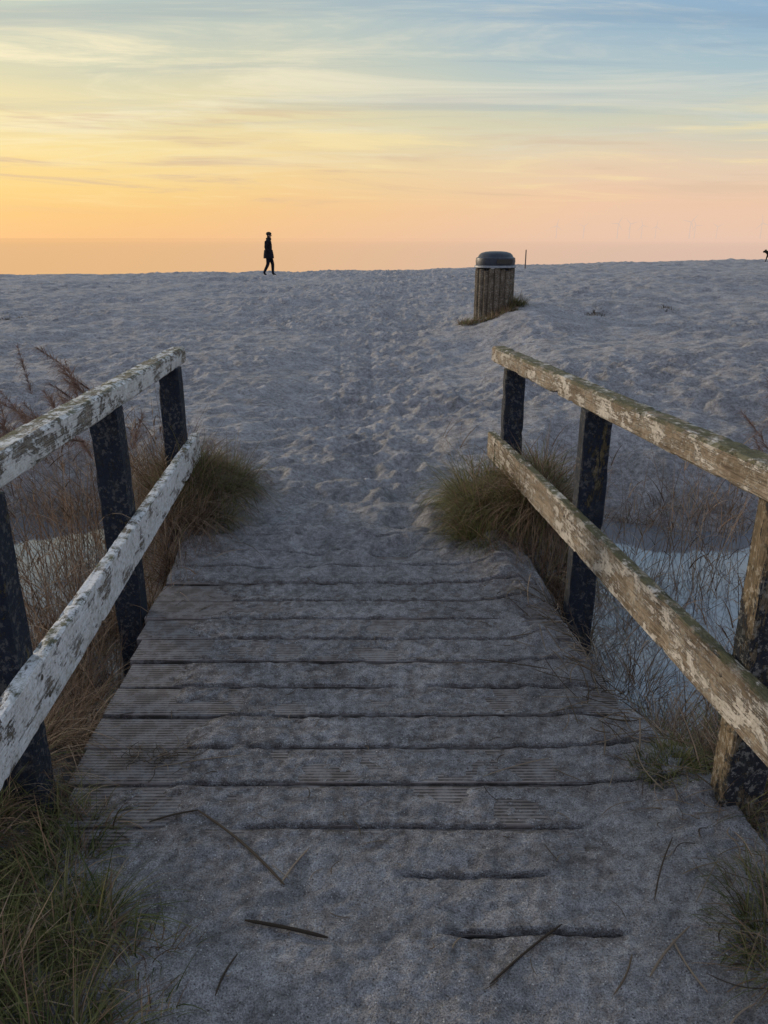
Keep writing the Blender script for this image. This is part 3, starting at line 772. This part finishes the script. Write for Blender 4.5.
# ------------------------------------------------------------ wind turbines (hazy, offshore)
M_turb, t, b = new_mat('turbine_white_painted_haze')
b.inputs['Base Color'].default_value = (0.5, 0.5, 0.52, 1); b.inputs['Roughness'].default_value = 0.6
em = t.add('ShaderNodeEmission'); em.inputs[0].default_value = lin((225, 198, 180))  # airlight in front of the turbines painted as flat peach emission
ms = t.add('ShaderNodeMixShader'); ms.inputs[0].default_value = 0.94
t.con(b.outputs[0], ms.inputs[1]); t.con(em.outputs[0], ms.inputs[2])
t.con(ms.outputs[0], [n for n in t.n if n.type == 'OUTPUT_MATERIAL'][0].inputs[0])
def turbine(x, y, hub, bl, ph):
    V = []; Q = []
    n = 10
    for (r, z) in ((4.0, -2), (3.3, hub*0.5), (2.4, hub)):
        for i in range(n):
            a = 2*math.pi*i/n; V.append((r*math.cos(a), r*math.sin(a), z))
    for j in range(2):
        for i in range(n): Q.append((j*n+i, j*n+(i+1) % n, (j+1)*n+(i+1) % n, (j+1)*n+i))
    def box(c, s):
        o = len(V)
        for dz_ in (-1, 1):
            for (a, b_) in ((-1, -1), (1, -1), (1, 1), (-1, 1)): V.append((c[0]+a*s[0], c[1]+b_*s[1], c[2]+dz_*s[2]))
        for f in ((0, 1, 2, 3), (4, 7, 6, 5), (0, 4, 5, 1), (1, 5, 6, 2), (2, 6, 7, 3), (3, 7, 4, 0)): Q.append(tuple(o+i for i in f))
    box((0, 1, hub+2), (2.6, 7, 2.6))
    for k in range(3):
        a = ph+k*2*math.pi/3; dx_, dz_ = math.sin(a), math.cos(a); o = len(V)
        for s, w in ((0.0, 1.6), (0.15, 3.0), (0.5, 2.0), (1.0, 0.6)):
            for sg in (-1, 1):
                for yy in (-0.5, 0.5):
                    V.append((dx_*bl*s+sg*w*dz_, -8+yy, hub+2+dz_*bl*s-sg*w*dx_))
        for j in range(3):
            a0 = o+j*4; b0 = a0+4
            for (p, q) in ((0, 1), (1, 3), (3, 2), (2, 0)): Q.append((a0+p, a0+q, b0+q, b0+p))
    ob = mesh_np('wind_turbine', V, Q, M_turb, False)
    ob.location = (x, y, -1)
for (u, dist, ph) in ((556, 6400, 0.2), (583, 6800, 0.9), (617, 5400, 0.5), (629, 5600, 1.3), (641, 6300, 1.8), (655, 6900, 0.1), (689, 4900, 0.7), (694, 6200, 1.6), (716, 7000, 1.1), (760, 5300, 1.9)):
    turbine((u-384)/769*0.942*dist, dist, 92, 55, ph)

# ------------------------------------------------------------ world sky
W = bpy.data.worlds.new('World'); scene.world = W; W.use_nodes = True
t = NT(W.node_tree)
bg = W.node_tree.nodes['Background']
g = t.add('ShaderNodeTexCoord').outputs['Generated']
s = t.add('ShaderNodeSeparateXYZ'); t.con(g, s.inputs[0])
X_, Y_, Z_ = s.outputs
z = t.math('MAXIMUM', Z_, 0.0)
hl = t.math('SQRT', t.math('ADD', t.math('MULTIPLY', X_, X_), t.math('MULTIPLY', Y_, Y_)))
hl = t.math('MAXIMUM', hl, 0.001)
ax = t.math('DIVIDE', X_, hl); ay = t.math('DIVIDE', Y_, hl)
wob = t.math('MULTIPLY', t.math('MULTIPLY', t.math('SUBTRACT', t.noise(g, 3.0, 2, 0.5), 0.5), 0.06), t.rng(z, 0.0, 0.05))
zz = t.math('ADD', z, wob, clamp=True)
Lr = t.ramp(zz, [(0.0, lin(SKY_L0)), (0.03, lin((247, 199, 130))), (0.06, lin((249, 210, 134))), (0.105, lin((248, 221, 154))),
                 (0.15, lin((238, 222, 172))), (0.19, lin((216, 213, 182))), (0.242, lin((190, 202, 192))), (0.5, lin((190, 202, 217))), (1.0, lin((162, 184, 214)))])
Rr_ = t.ramp(zz, [(0.0, lin(SKY_R0)), (0.04, lin((239, 200, 172))), (0.08, lin((230, 206, 180))), (0.12, lin((204, 206, 188))),
                  (0.17, lin((172, 194, 202))), (0.242, lin((140, 174, 204))), (0.5, lin((162, 188, 215))), (1.0, lin((156, 180, 214)))])
Bk = t.ramp(zz, [(0.0, lin((172, 170, 188))), (0.12, lin((196, 186, 197))), (0.3, lin((186, 191, 209))), (1.0, lin((162, 182, 213)))])
fa = t.rng(ax, -0.42, 0.42, 0, 1, True)
col = t.mix(fa, Lr, Rr_)
den = t.math('ADD', z, 0.09)
cv = t.add('ShaderNodeCombineXYZ'); t.con(t.math('DIVIDE', X_, den), cv.inputs[0]); t.con(t.math('DIVIDE', Y_, den), cv.inputs[1])
c1 = t.noise(t.mapping(cv.outputs[0], (0.5, 1.7, 1), (0, 0, math.radians(26))), 1.0, 6, 0.68, 0.8)
c2 = t.noise(t.mapping(cv.outputs[0], (0.35, 2.6, 1), (0, 0, math.radians(-14)), (5, 2, 0)), 1.0, 5, 0.62, 0.5)
m1 = t.math('MULTIPLY', t.rng(c1, 0.43, 0.65, 0, 1, True), t.rng(z, 0.05, 0.14, 0, 1.0))
m1 = t.math('MULTIPLY', m1, t.rng(ax, -0.4, 0.3, 0.9, 0.58))
col = t.mix(m1, col, t.mix(fa, lin((252, 238, 198)), lin((216, 217, 208))))
m2 = t.math('MULTIPLY', t.rng(c2, 0.48, 0.68, 0, 1, True), t.rng(z, 0.08, 0.18, 0, 0.5))
col = t.mix(m2, col, t.mix(fa, lin((174, 182, 180)), lin((134, 164, 190))))
sv = t.add('ShaderNodeCombineXYZ'); t.con(t.math('MULTIPLY', ax, 3.6), sv.inputs[0]); t.con(t.math('ADD', t.math('MULTIPLY', z, 52.0), t.math('MULTIPLY', ax, 1.5)), sv.inputs[1])
c3 = t.noise(sv.outputs[0], 1.0, 5, 0.6, 0.5)
band = t.math('MULTIPLY', t.rng(z, 0.025, 0.05), t.rng(z, 0.16, 0.11))
m3 = t.math('MULTIPLY', t.math('MULTIPLY', t.rng(c3, 0.51, 0.68, 0, 1, True), band), t.rng(ax, 0.35, -0.2, 0.3, 0.8))
col = t.mix(m3, col, lin((212, 182, 156)))
m4 = t.math('MULTIPLY', t.rng(c3, 0.48, 0.3, 0, 1, True), t.math('MULTIPLY', band, 0.5))
col = t.mix(m4, col, lin((255, 232, 172)))
fb = t.rng(ay, 0.45, -0.5, 0, 1, True)
col = t.mix(fb, col, Bk)
sky = t.add('ShaderNodeTexSky', sky_type='NISHITA'); sky.sun_disc = False
SUN_EL = math.radians(9); SUN_AZ = math.radians(-52)
sky.sun_elevation = SUN_EL; sky.sun_rotation = SUN_AZ
nis = t.mix(1.0, sky.outputs[0], (0.008, 0.008, 0.008, 1), 'MULTIPLY')
col = t.mix(1.0, col, nis, 'ADD')
t.con(col, bg.inputs[0]); bg.inputs[1].default_value = 0.96
W.cycles.sampling_method = 'MANUAL'; W.cycles.sample_map_resolution = 512

sl = bpy.data.lights.new('sun', 'SUN'); sl.energy = 2.4; sl.angle = math.radians(4); sl.color = (1.0, 0.82, 0.62)
so = bpy.data.objects.new('sun', sl); scene.collection.objects.link(so)
dirv = Vector((math.sin(SUN_AZ)*math.cos(SUN_EL), math.cos(SUN_AZ)*math.cos(SUN_EL), math.sin(SUN_EL)))
so.rotation_euler = dirv.to_track_quat('Z', 'Y').to_euler()
so.location = dirv*50

# ------------------------------------------------------------ camera
cd = bpy.data.cameras.new('camera'); cam = bpy.data.objects.new('camera', cd); scene.collection.objects.link(cam)
cam.location = (0, 0, 1.55); cam.rotation_euler = (math.radians(90-19.6), 0, 0)
cd.sensor_fit = 'VERTICAL'; cd.sensor_height = 36; cd.lens = 769/1024*36
cd.clip_start = 0.05; cd.clip_end = 100000
scene.camera = cam
